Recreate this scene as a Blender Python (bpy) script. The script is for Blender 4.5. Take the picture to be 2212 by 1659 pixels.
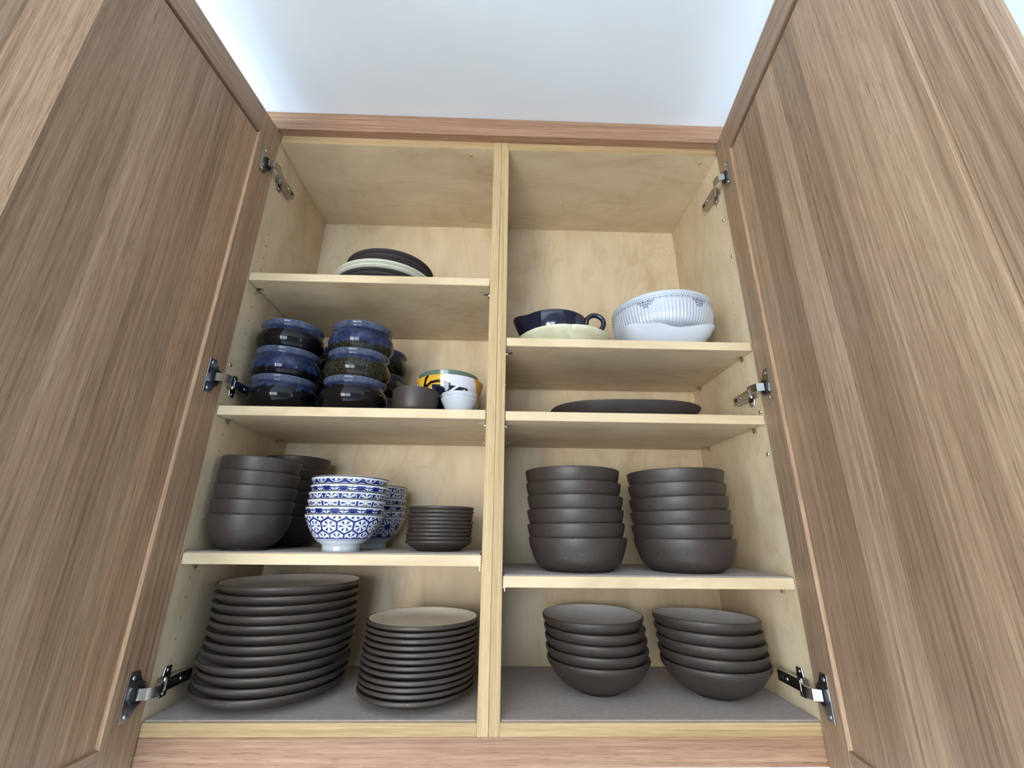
import bpy, bmesh, math, random
from mathutils import Matrix, Vector
random.seed(7)
PI = math.pi
for o in list(bpy.data.objects): bpy.data.objects.remove(o)
scene = bpy.context.scene
COL = scene.collection

# ------------------------------------------------------------------ camera
CAM = (0.0278, -0.8109, 0.2855)
RX, RY, RZ = 0.3279, -0.0103, -0.0258
Rm = Matrix.Rotation(RZ, 3, 'Z') @ Matrix.Rotation(RX, 3, 'X') @ Matrix.Rotation(RY, 3, 'Y')
right, fwd, up = Rm @ Vector((1, 0, 0)), Rm @ Vector((0, 1, 0)), Rm @ Vector((0, 0, 1))
cd = bpy.data.cameras.new('camera'); cd.sensor_width = 36; cd.lens = 930.04 / 2212 * 36
cd.clip_start = 0.01
cam = bpy.data.objects.new('camera', cd); COL.objects.link(cam)
cam.matrix_world = Matrix(((right.x, up.x, -fwd.x, CAM[0]), (right.y, up.y, -fwd.y, CAM[1]),
                           (right.z, up.z, -fwd.z, CAM[2]), (0, 0, 0, 1)))
scene.camera = cam

# ------------------------------------------------------------------ world, daylight, exposure
w = bpy.data.worlds.new('world'); scene.world = w; w.use_nodes = True
w.node_tree.nodes['Background'].inputs[0].default_value = (0.62, 0.77, 1.0, 1)
w.node_tree.nodes['Background'].inputs[1].default_value = 1.0

def area(name, loc, rot, sx, sy, power, col):
    l = bpy.data.lights.new(name, 'AREA'); l.shape = 'RECTANGLE'; l.size = sx; l.size_y = sy
    l.energy = power; l.color = col
    o = bpy.data.objects.new(name, l); COL.objects.link(o); o.location = loc; o.rotation_euler = rot
    return o
WF_Y = -3.0          # wall behind the camera, with the kitchen window
WL_X = -2.6          # wall on the left, with a second window
area('daylight_front_warm', (-1.24, WF_Y - 0.10, 0.02), (PI / 2, 0, 0), 0.86, 1.64, 70, (1.0, 0.92, 0.80))
area('daylight_front_cool', (-0.34, WF_Y - 0.10, 0.02), (PI / 2, 0, 0), 0.86, 1.64, 48, (0.74, 0.87, 1.0))
area('daylight_side', (WL_X - 0.10, -1.45, 0.15), (PI / 2, 0, -PI / 2), 1.5, 1.3, 128, (0.60, 0.80, 1.0))
area('fill_light_right', (2.70, -1.45, 0.15), (PI / 2, 0, PI / 2), 1.5, 1.3, 62, (0.72, 0.86, 1.0))  # added cool fill for the left door and shelf undersides, no known source
vs = scene.view_settings
vs.view_transform = 'Standard'; vs.look = 'None'; vs.gamma = 1.0; vs.use_curve_mapping = False
vs.exposure = 0.0

# ------------------------------------------------------------------ material helpers
def srgb(r, g, b):
    f = lambda c: ((c / 255 + 0.055) / 1.055) ** 2.4 if c > 10 else c / 255 / 12.92
    return (f(r), f(g), f(b), 1)

class V:
    """a float socket with arithmetic"""
    def __init__(s, g, sock): s.g = g; s.s = sock
    def m(s, op, *a): return s.g.math(op, s, *a)
    def __add__(s, o): return s.m('ADD', o)
    __radd__ = __add__
    def __sub__(s, o): return s.m('SUBTRACT', o)
    def __rsub__(s, o): return s.g.math('SUBTRACT', o, s)
    def __mul__(s, o): return s.m('MULTIPLY', o)
    __rmul__ = __mul__
    def __truediv__(s, o): return s.m('DIVIDE', o)
    def __neg__(s): return s * -1.0
    def abs(s): return s.m('ABSOLUTE')
    def lt(s, o): return s.m('LESS_THAN', o)
    def gt(s, o): return s.m('GREATER_THAN', o)
    def mn(s, o): return s.m('MINIMUM', o)
    def mx(s, o): return s.m('MAXIMUM', o)
    def mod(s, o): return s.m('FLOORED_MODULO', o)
    def step(s, a, b): return s.g.mapr(s, a, b)

class G:
    def __init__(s, name):
        s.mat = bpy.data.materials.new(name); s.mat.use_nodes = True
        s.t = s.mat.node_tree; s.n = s.t.nodes; s.bsdf = s.n['Principled BSDF']
        s._oc = None
    def new(s, t): return s.n.new(t)
    def link(s, a, b): s.t.links.new(a, b)
    def put(s, sock, val):
        if isinstance(val, V): s.link(val.s, sock)
        elif hasattr(val, 'is_output'): s.link(val, sock)
        else: sock.default_value = val
    def math(s, op, *a):
        n = s.new('ShaderNodeMath'); n.operation = op
        for i, x in enumerate(a): s.put(n.inputs[i], x)
        return V(s, n.outputs[0])
    def mapr(s, v, a, b):
        n = s.new('ShaderNodeMapRange'); n.interpolation_type = 'SMOOTHSTEP'
        s.put(n.inputs[0], v); n.inputs[1].default_value = a; n.inputs[2].default_value = b
        return V(s, n.outputs[0])
    def oc(s):
        if not s._oc:
            n = s.new('ShaderNodeTexCoord'); sp = s.new('ShaderNodeSeparateXYZ'); s.link(n.outputs['Object'], sp.inputs[0])
            s._oc = (n.outputs['Object'], V(s, sp.outputs[0]), V(s, sp.outputs[1]), V(s, sp.outputs[2]))
        return s._oc
    def rnd(s):
        n = s.new('ShaderNodeObjectInfo'); return V(s, n.outputs['Random'])
    def ocol(s):
        n = s.new('ShaderNodeObjectInfo'); return n.outputs['Color']
    def comb(s, x, y, z):
        n = s.new('ShaderNodeCombineXYZ')
        for i, v in enumerate((x, y, z)): s.put(n.inputs[i], v)
        return n.outputs[0]
    def noise(s, vec, scale=1.0, detail=2.0, rough=0.5, dist=0.0, w=None):
        n = s.new('ShaderNodeTexNoise'); s.link(vec, n.inputs['Vector'])
        if w is not None:
            n.noise_dimensions = '4D'; s.put(n.inputs['W'], w)
        n.inputs['Scale'].default_value = scale; n.inputs['Detail'].default_value = detail
        n.inputs['Roughness'].default_value = rough; n.inputs['Distortion'].default_value = dist
        return V(s, n.outputs[0])
    def mapping(s, sc):
        n = s.new('ShaderNodeMapping'); s.link(s.oc()[0], n.inputs[0]); n.inputs['Scale'].default_value = sc
        return n.outputs[0]
    def mix(s, f, a, b, mode='MIX'):
        n = s.new('ShaderNodeMix'); n.data_type = 'RGBA'; n.blend_type = mode
        s.put(n.inputs[0], f)
        for i, v in ((6, a), (7, b)): s.put(n.inputs[i], v)
        return n.outputs[2]
    def ramp(s, f, stops):
        n = s.new('ShaderNodeValToRGB'); s.put(n.inputs[0], f); e = n.color_ramp.elements
        while len(e) < len(stops): e.new(0.5)
        for x, (p, c) in zip(e, stops): x.position = p; x.color = c
        return n.outputs[0]
    def bump(s, h, strength=0.3, dist=0.001):
        n = s.new('ShaderNodeBump'); s.put(n.inputs['Height'], h)
        n.inputs['Strength'].default_value = strength; n.inputs['Distance'].default_value = dist
        s.link(n.outputs[0], s.bsdf.inputs['Normal'])
    def done(s, col, rough=0.5, spec=0.5, metal=0.0, coat=0.0):
        b = s.bsdf
        s.put(b.inputs['Base Color'], col); s.put(b.inputs['Roughness'], rough)
        b.inputs['Specular IOR Level'].default_value = spec; b.inputs['Metallic'].default_value = metal
        b.inputs['Coat Weight'].default_value = coat; b.inputs['Coat Roughness'].default_value = 0.04
        return s.mat

def oak(name, axis, dark, mid, light, tint=True, rough=0.5, pores=0.5):
    g = G(name)
    def vec(across, along):
        sc = [across] * 3; sc['xyz'.index(axis)] = along
        return g.mapping(sc)
    r = g.rnd() * 37.0
    big = g.noise(vec(9, 0.7), 1, 2, 0.5, 0.3, w=r)
    streak = g.noise(vec(190, 2.6), 1, 3, 0.6, 0.2, w=r)
    fine = g.noise(vec(1000, 18), 1, 2, 0.6, 0, w=r)
    f = big * 0.35 + streak * 0.45 + fine * 0.40
    c = g.ramp(f, [(0.46, dark), (0.60, mid), (0.74, light)])
    pore = g.noise(vec(620, 34), 1, 1, 0.5, 0, w=r).step(0.58, 0.70) * (big * 1.0).step(0.42, 0.62)
    c = g.mix(pore * pores, c, tuple(x * 0.55 for x in dark[:3]) + (1,))
    if tint: c = g.mix(1.0, c, g.ocol(), 'MULTIPLY')
    g.bump(streak * 0.5 + fine * 0.5 - pore * 0.5, 0.25, 0.0006)
    return g.done(c, rough, 0.4)

def maple(name, ax, flow=1.0, base=(205, 184, 151)):
    # rotary-cut maple veneer: pale, wavy cathedral lines and soft blotches; ax = long direction
    g = G(name); r = g.rnd() * 53.0
    sc = [7.0, 7.0, 7.0]; sc['xyz'.index(ax)] = 3.2
    v = g.mapping(sc)
    n1 = g.noise(v, 0.9, 3, 0.55, 1.6 * flow, w=r)
    rings = ((n1 * 26.0).m('SINE')).step(0.80, 1.0)
    blotch = g.noise(v, 1.8, 3, 0.6, 0.5, w=r + 9.0)
    sc2 = [160.0] * 3; sc2['xyz'.index(ax)] = 5.0
    fine = g.noise(g.mapping(sc2), 1, 2, 0.6, 0, w=r)
    a = srgb(*base); d = srgb(base[0] - 15, base[1] - 17, base[2] - 19); l = srgb(base[0] + 10, base[1] + 10, base[2] + 9)
    c = g.ramp(blotch * 0.86 + fine * 0.14, [(0.33, d), (0.5, a), (0.68, l)])
    c = g.mix(rings * 0.14, c, srgb(base[0] - 52, base[1] - 62, base[2] - 66))
    knot = g.noise(g.mapping((22, 22, 22)), 1, 1, 0.4, 0, w=r + 3.0).step(0.80, 0.86)
    c = g.mix(knot * 0.35, c, srgb(140, 95, 55))
    return g.done(c, 0.48, 0.35)

DK, MD, LT = srgb(116, 90, 68), srgb(150, 121, 95), srgb(174, 147, 119)
M = {}
M['oak_door_z'] = oak('oak_door_vertical', 'z', DK, MD, LT)
M['oak_door_x'] = oak('oak_door_horizontal', 'x', DK, MD, LT)
M['oak_rail'] = oak('oak_rail_pinkish', 'x', srgb(124, 90, 68), srgb(156, 120, 94), srgb(178, 145, 117), rough=0.5)
M['oak_band_x'] = oak('oak_band_horizontal', 'x', srgb(150, 122, 82), srgb(176, 148, 105), srgb(192, 166, 123), tint=False, pores=0.3)
M['oak_band_z'] = oak('oak_band_vertical', 'z', srgb(158, 130, 90), srgb(184, 157, 114), srgb(200, 175, 132), tint=False, pores=0.3)
M['maple_x'] = maple('maple_veneer_x', 'x')
M['maple_z'] = maple('maple_veneer_z', 'z')
M['maple_band'] = maple('maple_edge_band', 'x', 0.3, (208, 187, 152))

def plain(name, col, rough=0.5, spec=0.5, metal=0.0, coat=0.0, var=0.06, sc=60.0, bump=0.0):
    g = G(name); n = g.noise(g.oc()[0], sc, 3, 0.6)
    lo = tuple(c * (1 - var) for c in col[:3]) + (1,); hi = tuple(min(1, c * (1 + var)) for c in col[:3]) + (1,)
    if bump: g.bump(n, bump, 0.0005)
    return g.done(g.ramp(n, [(0.3, lo), (0.7, hi)]), rough, spec, metal, coat)
M['paint'] = plain('ceiling_paint', srgb(226, 230, 233), 0.7, 0.3, var=0.015, sc=3)
M['wall'] = plain('wall_paint', srgb(220, 224, 228), 0.7, 0.3, var=0.02, sc=3)
M['wall_grey'] = plain('grey_wall_paint', srgb(150, 154, 158), 0.7, 0.3, var=0.02, sc=3)
M['floor'] = plain('floor_tile', srgb(186, 188, 190), 0.4, 0.4, var=0.08, sc=4)
M['stone'] = plain('counter_stone', srgb(218, 216, 212), 0.35, 0.5, var=0.12, sc=25)
M['nickel'] = plain('polished_nickel', (0.50, 0.485, 0.47, 1), 0.18, 0.5, 1.0, var=0.03)
M['zinc'] = plain('zinc_screw', (0.62, 0.58, 0.50, 1), 0.3, 0.5, 1.0, var=0.05)
M['brass'] = plain('brass_screw', (0.72, 0.58, 0.30, 1), 0.3, 0.5, 1.0, var=0.05)
M['slot'] = plain('black_plastic', (0.012, 0.012, 0.012, 1), 0.5)
M['liner'] = plain('grey_liner', srgb(168, 157, 150), 0.7, 0.3, var=0.08, sc=120)
M['frame'] = plain('window_frame_paint', srgb(235, 235, 232), 0.4, var=0.02)

def stoneware(name, col, speck=True, rough=0.52, spec=0.36):
    g = G(name); oc = g.oc()[0]; r = g.rnd() * 40.0
    n = g.noise(oc, 14, 4, 0.6, 0, w=r); f = g.noise(oc, 900, 2, 0.6)
    c = g.ramp(n * 0.6 + f * 0.4, [(0.35, tuple(x * 0.82 for x in col[:3]) + (1,)), (0.65, tuple(x * 1.15 for x in col[:3]) + (1,))])
    if speck:
        s = g.noise(oc, 420, 1, 0.5, 0, w=r).step(0.725, 0.775)
        scr = g.noise(g.mapping((60, 60, 500)), 1, 2, 0.5, 1.2, w=r).step(0.73, 0.77)
        c = g.mix(s * 0.55 + scr * 0.18, c, srgb(176, 164, 152))
    g.bump(f, 0.25, 0.0004)
    return g.done(c, rough, spec)
M['brown'] = stoneware('brown_stoneware', srgb(58, 50, 45), rough=0.44, spec=0.52)
M['brown_in'] = stoneware('brown_stoneware_inside', srgb(220, 213, 205), False, rough=0.38)
M['grey_in'] = stoneware('grey_stoneware_inside', srgb(190, 188, 188), False, rough=0.40)
M['taupe_in'] = stoneware('taupe_stoneware_inside', srgb(222, 214, 198), False, rough=0.42)
M['cream_ware'] = plain('cream_stoneware', srgb(206, 208, 190), 0.5, 0.4, var=0.05)
M['black_ware'] = stoneware('black_stoneware', srgb(62, 56, 55), False)
M['white_glaze'] = plain('white_glaze', srgb(190, 196, 204), 0.13, 0.5, var=0.01, coat=0.3)
M['green_glaze'] = plain('celadon_glaze', srgb(96, 118, 104), 0.2, 0.5, var=0.12, sc=30, coat=0.3)
M['navy_glaze'] = plain('navy_glaze', srgb(16, 22, 46), 0.08, 0.5, var=0.4, sc=30, coat=0.6)

def theta(g):
    _, x, y, z = g.oc(); return g.math('ARCTAN2', y, x)

def blue_drip():
    # indigo glaze over a black body; object colour r = line height, g = olive amount, b = drip depth
    g = G('indigo_drip_glaze'); oc, x, y, z = g.oc(); r = g.rnd() * 71.0
    sp = g.new('ShaderNodeSeparateColor'); g.link(g.ocol(), sp.inputs[0])
    lvl, olive, drip = (V(g, sp.outputs[i]) for i in range(3))
    th = theta(g)
    ring = g.comb(th.m('COSINE'), th.m('SINE'), 0.0)
    wob = g.noise(ring, 9.0, 1, 0.4, 0, w=r)
    dr = g.noise(ring, 3.0, 2, 0.5, 0, w=r)
    line = lvl * 0.0727 - (wob - 0.5) * drip * 0.05 - (dr - 0.5) * 0.012
    up = (z - line).step(-0.0015, 0.0025)
    n = g.noise(oc, 55, 4, 0.6, 0.3, w=r)
    blue = g.ramp(n, [(0.3, srgb(20, 24, 46)), (0.5, srgb(34, 42, 72)), (0.7, srgb(56, 66, 96))])
    paler = g.noise(g.comb(th * 14.0, z * 90.0, 0.0), 1, 2, 0.5, 0, w=r).step(0.35, 0.7)
    rim = z.step(0.0582, 0.0640)
    blue = g.mix(rim * (paler * 0.45 + 0.35), blue, srgb(94, 102, 120))
    lip = z.step(0.0714, 0.0727)
    blue = g.mix(lip * 0.5, blue, srgb(150, 155, 160))
    sp2 = g.noise(oc, 330, 5, 0.7, 0, w=r).step(0.40, 0.72)
    blk = g.mix(sp2 * olive, srgb(12, 11, 14), srgb(74, 72, 48))
    return g.mat if False else g.done(g.mix(up, blk, blue), 0.07, 0.36, 0, 0.0)
M['drip'] = blue_drip()

BLUE, WHITE = srgb(20, 42, 116), srgb(212, 217, 226)
def print_bowl(name, kind):
    g = G(name); oc, x, y, z = g.oc(); th = theta(g)
    sc_ = g.new('ShaderNodeSeparateColor'); g.link(g.ocol(), sc_.inputs[0]); r0 = V(g, sc_.outputs[0])
    S3 = math.sqrt(3)
    px = (th / (2 * PI) + 1.0) * 14.0 + r0 * 14.0 + 0.20; py = z * 43.0 + 0.72 + r0 * 7.0
    ax, ay = px.mod(1.0) - 0.5, py.mod(S3) - S3 / 2
    bx, by = (px - 0.5).mod(1.0) - 0.5, (py - S3 / 2).mod(S3) - S3 / 2
    pick = (ax * ax + ay * ay).lt(bx * bx + by * by)
    gx = bx + (ax - bx) * pick; gy = by + (ay - by) * pick
    rr = (gx * gx + gy * gy).m('SQRT'); an = g.math('ARCTAN2', gy, gx)
    f = (an + PI / 6).mod(PI / 3) - PI / 6
    lx, ly = rr * f.m('COSINE'), (rr * f.m('SINE')).abs()
    wob = (g.noise(oc, 260, 2, 0.5) - 0.5)
    petal = (ly - ((lx - 0.06) * 0.28).mx(0.010)).step(0.012, -0.012) * lx.step(0.385, 0.355) * lx.step(0.05, 0.09)
    hexd = gx.abs().mx(gx.abs() * 0.5 + gy.abs() * (S3 / 2))
    if kind == 'hex':
        ink = (hexd + wob * 0.05).step(0.425, 0.445).mx(petal)
    elif kind == 'star':
        f2 = an.mod(PI / 3) - PI / 6
        l2 = (rr * f2.m('SINE')).abs(); wd = (0.074 - rr * 0.08).mx(0.027)
        ink = (ly - wd).step(0.012, -0.012).mx((l2 - wd).step(0.012, -0.012)).mx((hexd + wob * 0.04).step(0.465, 0.48)).mx(rr.step(0.11, 0.07))
    else:
        ring = (rr - 0.36).abs().step(0.030, 0.018); outer = rr.step(0.425, 0.445)
        ink = petal.mx(ring).mx(outer)
    zone = (z - 0.0225).step(0.0, 0.0006) * (z - 0.0595).step(0.0012, 0.0)
    edge = (z - 0.0605).step(-0.0008, 0.0)
    lines = (z - 0.0226).abs().step(0.0011, 0.0007).mx((z - 0.0196).abs().step(0.0006, 0.0003))
    mask = (ink * zone).mx(lines)
    shade = g.ramp(g.noise(oc, 120, 3, 0.6) + wob * 0.3, [(0.35, srgb(10, 26, 92)), (0.6, BLUE), (0.75, srgb(54, 84, 160))])
    c = g.mix(mask, WHITE, shade)
    return g.done(c, 0.10, 0.5, 0, 0.4)
M['p_hex'] = print_bowl('blossom_hexagon_print', 'hex')
M['p_star'] = print_bowl('star_lattice_print', 'star')
M['p_ring'] = print_bowl('round_medallion_print', 'ring')
M['rim_brown'] = plain('brown_rim', srgb(52, 38, 30), 0.25, var=0.2)

def lace():
    g = G('white_porcelain_lace_border'); oc, x, y, z = g.oc(); th = theta(g)
    N = 60.0
    U = (th / (2 * PI) + 1.0) * N
    wz = (z - 0.1035) / 0.0082                       # 0..1 across the border
    c = U.mod(1.0) - 0.5
    arc = ((c * c + (wz - 0.5) * (wz - 0.5) * 1.0).m('SQRT') - 0.46).abs().step(0.085, 0.05) * wz.lt(0.5) * wz.gt(-0.1)
    dot = (c * c * 5.0 + (wz - 0.42) * (wz - 0.42) * 14.0).step(0.20, 0.13)
    c2 = (U * 2.0).mod(1.0) - 0.5
    sm = (c2 * c2 * 3.0 + (wz - 0.98) * (wz - 0.98) * 14.0).step(0.20, 0.12)
    ink = arc * 0.6
    ink = ink.mx(dot).mx(sm * 0.8)
    # crests: inverted triangles of scales hanging from the border
    P = N / 6
    for k in range(3):
        cu = (U + 1.15 + 0.5 * P).mod(P) - 0.5 * P   # distance to the crest middle, in cells
        sh = 0.0 if k % 2 == 0 else 0.5
        cc = (cu + sh).mod(1.0) - 0.5
        wk = wz + 0.72 * (k + 1) - 0.1
        on = cu.abs().lt(1.5 - 0.5 * k) * wk.gt(-0.1) * wk.lt(0.95)
        a = ((cc * cc + (wk - 0.5) * (wk - 0.5)).m('SQRT') - 0.46).abs().step(0.085, 0.05) * wk.lt(0.55)
        d = (cc * cc * 4.0 + (wk - 0.45) * (wk - 0.45) * 7.0).step(0.25, 0.16)
        ink = ink.mx(on * a.mx(d))
    col = g.mix(ink, srgb(188, 194, 204), srgb(22, 34, 92))
    return g.done(col, 0.12, 0.5, 0, 0.4)
M['lace'] = lace()

def painted():
    # yellow, white and navy painted bowl with brush strokes; laid out on the bowl's own x (s) and z (t)
    g = G('painted_patches'); oc, x, y, z = g.oc()
    s = x / 0.0813; t = z / 0.088
    n = g.noise(oc, 60, 3, 0.6) - 0.5
    s = s + n * 0.06; t = t + n * 0.04
    c = srgb(226, 226, 238)
    yel = g.ramp(g.noise(oc, 45, 3, 0.6), [(0.3, srgb(206, 150, 34)), (0.65, srgb(240, 194, 70))])
    c = g.mix(s.step(-0.06, -0.10), c, yel)
    c = g.mix((s + t * 0.15).step(0.90, 0.94), c, srgb(206, 150, 50))
    navy = (t - (0.74 - s * 0.06)).step(0.015, -0.015) * s.step(-0.42, -0.38) * s.step(0.60, 0.57)
    c = g.mix(navy, c, srgb(14, 16, 42))
    low = t.step(0.46, 0.43) * s.step(0.2, 0.1)
    c = g.mix(low, c, srgb(16, 18, 44))
    def stroke(c, pts, wd, col):
        m = None
        for (x0, y0), (x1, y1) in zip(pts, pts[1:]):
            dx, dy = x1 - x0, (y1 - y0); L = dx * dx + dy * dy
            h = (((s - x0) * dx + (t - y0) * dy) / L).mx(0.0).mn(1.0)
            ex, ey = s - x0 - h * dx, t - y0 - h * dy
            d = (ex * ex + ey * ey).m('SQRT').step(wd + 0.012, wd - 0.012)
            m = d if m is None else m.mx(d)
        return g.mix(m, c, col)
    blk = srgb(26, 16, 14)
    c = stroke(c, [(-0.5, 1.04), (-0.58, 0.90), (-0.62, 0.76), (-0.55, 0.74), (-0.42, 0.82), (-0.2, 0.83), (0.1, 0.76)], 0.036, blk)
    wh = srgb(238, 238, 244)
    c = stroke(c, [(-1.0, 0.76), (-0.95, 0.90), (-0.88, 0.87), (-0.82, 0.70)], 0.020, wh)
    c = stroke(c, [(-0.05, 0.48), (0.12, 0.58), (0.36, 0.74)], 0.024, wh)
    c = stroke(c, [(0.38, 0.54), (0.5, 0.65)], 0.018, wh)
    c = stroke(c, [(-0.46, 0.65), (-0.42, 0.65)], 0.035, wh)
    return g.done(c, 0.1, 0.5, 0, 0.5)
M['painted'] = painted()

def leafmat():
    g = G('pale_green_woven_glaze'); oc, x, y, z = g.oc(); r = 0
    a, b = (x + z * 0.8) * 2600.0, (z * 1.3 - x * 0.45 + y * 0.3) * 2600.0
    n = g.noise(oc, 30, 3, 0.6, 0.4)
    l1 = ((a + n * 10.0).m('SINE')).step(0.35, 0.95); l2 = ((b + n * 10.0).m('SINE')).step(0.35, 0.95)
    patch = g.noise(oc, 70, 2, 0.6)
    c = g.ramp(n, [(0.3, srgb(214, 214, 182)), (0.7, srgb(232, 232, 208))])
    c = g.mix((l1.mx(l2)) * (patch.step(0.3, 0.7) * 0.4 + 0.08), c, srgb(138, 146, 98))
    g.bump(l1.mx(l2), -0.4, 0.0006)
    return g.done(c, 0.3, 0.5, 0, 0.2)
M['leaf'] = leafmat()

# ------------------------------------------------------------------ mesh helpers
def link(name, me, mats=None, parent=None):
    o = bpy.data.objects.new(name, me); COL.objects.link(o)
    if mats and not me.materials:
        for m in (mats if isinstance(mats, (list, tuple)) else [mats]): me.materials.append(m)
    if parent is not None: o.parent = parent
    return o
def tag(o, label, cat=None, group=None):
    o['label'] = label
    if cat: o['category'] = cat
    if group: o['group'] = group
    return o
def empty(name, loc, label, cat, group=None):
    o = bpy.data.objects.new(name, None); COL.objects.link(o); o.location = loc; o.empty_display_size = 0.05
    return tag(o, label, cat, group)
def box_mesh(name, sx, sy, sz, bev=0.0006, seg=1):
    bm = bmesh.new(); bmesh.ops.create_cube(bm, size=1.0)
    bmesh.ops.scale(bm, vec=(sx, sy, sz), verts=bm.verts)
    if bev: bmesh.ops.bevel(bm, geom=bm.edges[:], offset=min(bev, sx / 3, sy / 3, sz / 3), segments=seg, affect='EDGES')
    me = bpy.data.meshes.new(name); bm.to_mesh(me); bm.free(); return me
def box(name, x0, x1, y0, y1, z0, z1, mat, parent=None, bev=0.0006, mtx=None):
    """box in world coordinates; parents sit at identity or mtx"""
    me = box_mesh(name, x1 - x0, y1 - y0, z1 - z0, bev)
    o = link(name, me, mat, parent); o.location = ((x0 + x1) / 2, (y0 + y1) / 2, (z0 + z1) / 2)
    if parent is not None and parent.type == 'EMPTY': o.location = Vector(o.location) - Vector(parent.location)
    elif parent is not None: o.matrix_parent_inverse = parent_inv(parent)
    return o
def parent_inv(p):
    m = Matrix.Identity(4); q = p
    while q is not None:
        m = q.matrix_basis @ m if q.parent is None else (q.matrix_parent_inverse @ q.matrix_basis) @ m
        q = q.parent
    return m.inverted()
def smooth(me, angle=40):
    for p in me.polygons: p.use_smooth = True
    try: me.set_sharp_from_angle(angle=math.radians(angle))
    except Exception: pass
    return me
def lathe(name, prof, segs=72, mats=None, split=None, flute=None, close=True):
    """revolve (r,z) points; split = index of first profile segment that takes material 1; flute(theta,r,z)->r"""
    vs, fs, mi = [], [], []; rings = []
    for k, (r, z) in enumerate(prof):
        if r < 1e-6: rings.append([len(vs)]); vs.append((0, 0, z)); continue
        ring = []
        for i in range(segs):
            a = 2 * PI * i / segs; q = flute(a, r, z, k) if flute else r
            ring.append(len(vs)); vs.append((q * math.cos(a), q * math.sin(a), z))
        rings.append(ring)
    for k in range(len(prof) - 1):
        A, B = rings[k], rings[k + 1]; m = 1 if split is not None and k >= split else 0
        for i in range(segs):
            j = (i + 1) % segs
            if len(A) == 1 and len(B) == 1: break
            if len(A) == 1: f = (A[0], B[j], B[i])
            elif len(B) == 1: f = (A[i], A[j], B[0])
            else: f = (A[i], A[j], B[j], B[i])
            fs.append(f); mi.append(m)
    me = bpy.data.meshes.new(name); me.from_pydata(vs, [], fs); me.update()
    for m in mats or []: me.materials.append(m)
    for p, m in zip(me.polygons, mi): p.material_index = m
    return smooth(me, 50)
def refine(pts, n=4):
    """Catmull-Rom through profile points"""
    out = []
    P = [pts[0]] + list(pts) + [pts[-1]]
    for i in range(1, len(P) - 2):
        p0, p1, p2, p3 = P[i - 1], P[i], P[i + 1], P[i + 2]
        for s in range(n):
            t = s / n
            q = [0.5 * (2 * p1[d] + (p2[d] - p0[d]) * t + (2 * p0[d] - 5 * p1[d] + 4 * p2[d] - p3[d]) * t * t + (3 * p1[d] - p0[d] - 3 * p2[d] + p3[d]) * t ** 3) for d in (0, 1)]
            out.append((max(q[0], 0.0), max(q[1], 0.0)))
    out.append(tuple(pts[-1])); return out
def loft(name, rings, mats, cap=True, mi=None, angle=60):
    """rings: lists of points, all of one length; closed around"""
    vs = [p for r in rings for p in r]; n = len(rings[0]); fs = []; ms = []
    for k in range(len(rings) - 1):
        for i in range(n):
            j = (i + 1) % n; fs.append((k * n + i, k * n + j, (k + 1) * n + j, (k + 1) * n + i)); ms.append(mi[k] if mi else 0)
    if cap:
        fs.append(tuple(range(n))[::-1]); ms.append(0)
        fs.append(tuple((len(rings) - 1) * n + i for i in range(n))); ms.append(mi[-1] if mi else 0)
    me = bpy.data.meshes.new(name); me.from_pydata(vs, [], fs); me.update()
    for m in (mats if isinstance(mats, list) else [mats]): me.materials.append(m)
    for p, m in zip(me.polygons, ms): p.material_index = m
    return smooth(me, angle)
def tube(name, pts, rad, mat, seg=12):
    rings = []
    for i, p in enumerate(pts):
        p = Vector(p); a = Vector(pts[max(i - 1, 0)]); b = Vector(pts[min(i + 1, len(pts) - 1)])
        t = (b - a).normalized(); u = t.orthogonal().normalized() if abs(t.y) > 0.9 else t.cross(Vector((0, 1, 0))).normalized(); v = t.cross(u)
        r = rad(i / (len(pts) - 1)) if callable(rad) else rad
        rings.append([tuple(p + u * (r * math.cos(2 * PI * k / seg)) + v * (r * math.sin(2 * PI * k / seg))) for k in range(seg)])
    return loft(name, rings, mat)
ORD = ['topmost', 'second from the top', 'third from the top', 'fourth from the top', 'fifth from the top', 'sixth from the top',
       'seventh from the top', 'eighth from the top', 'ninth from the top', 'tenth from the top', 'eleventh from the top', 'lowest']
def ordinal(i, n): return 'lowest' if i == n - 1 else ORD[i]

# ------------------------------------------------------------------ room shell
def struct(name, me, mat):
    o = link(name, me, mat); o['kind'] = 'structure'; return o
def shell(name, boxes, mat):
    bm = bmesh.new()
    for (x0, x1, y0, y1, z0, z1) in boxes:
        r = bmesh.ops.create_cube(bm, size=1.0)['verts']
        bmesh.ops.scale(bm, vec=(x1 - x0, y1 - y0, z1 - z0), verts=r)
        bmesh.ops.translate(bm, vec=((x0 + x1) / 2, (y0 + y1) / 2, (z0 + z1) / 2), verts=r)
    me = bpy.data.meshes.new(name); bm.to_mesh(me); bm.free()
    return struct(name, me, mat)
D = 0.29; CEIL = 1.2390; FLR = -1.37; WB = 0.306
XR = 2.6
shell('ceiling', [(WL_X - 0.2, XR + 0.2, WF_Y - 0.2, WB + 0.1, CEIL, CEIL + 0.1)], M['paint'])
shell('floor', [(WL_X - 0.2, XR + 0.2, WF_Y - 0.2, WB + 0.1, FLR - 0.1, FLR)], M['floor'])
shell('wall_back', [(WL_X - 0.2, XR + 0.2, WB, WB + 0.1, FLR, CEIL)], M['wall'])
fx0, fx1, fz0, fz1 = -1.70, 0.12, -0.82, 0.86
shell('wall_front', [(WL_X, fx0, WF_Y - 0.12, WF_Y, FLR, CEIL), (fx1, XR, WF_Y - 0.12, WF_Y, FLR, CEIL),
                     (fx0, fx1, WF_Y - 0.12, WF_Y, FLR, fz0), (fx0, fx1, WF_Y - 0.12, WF_Y, fz1, CEIL)], M['wall_grey'])
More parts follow.
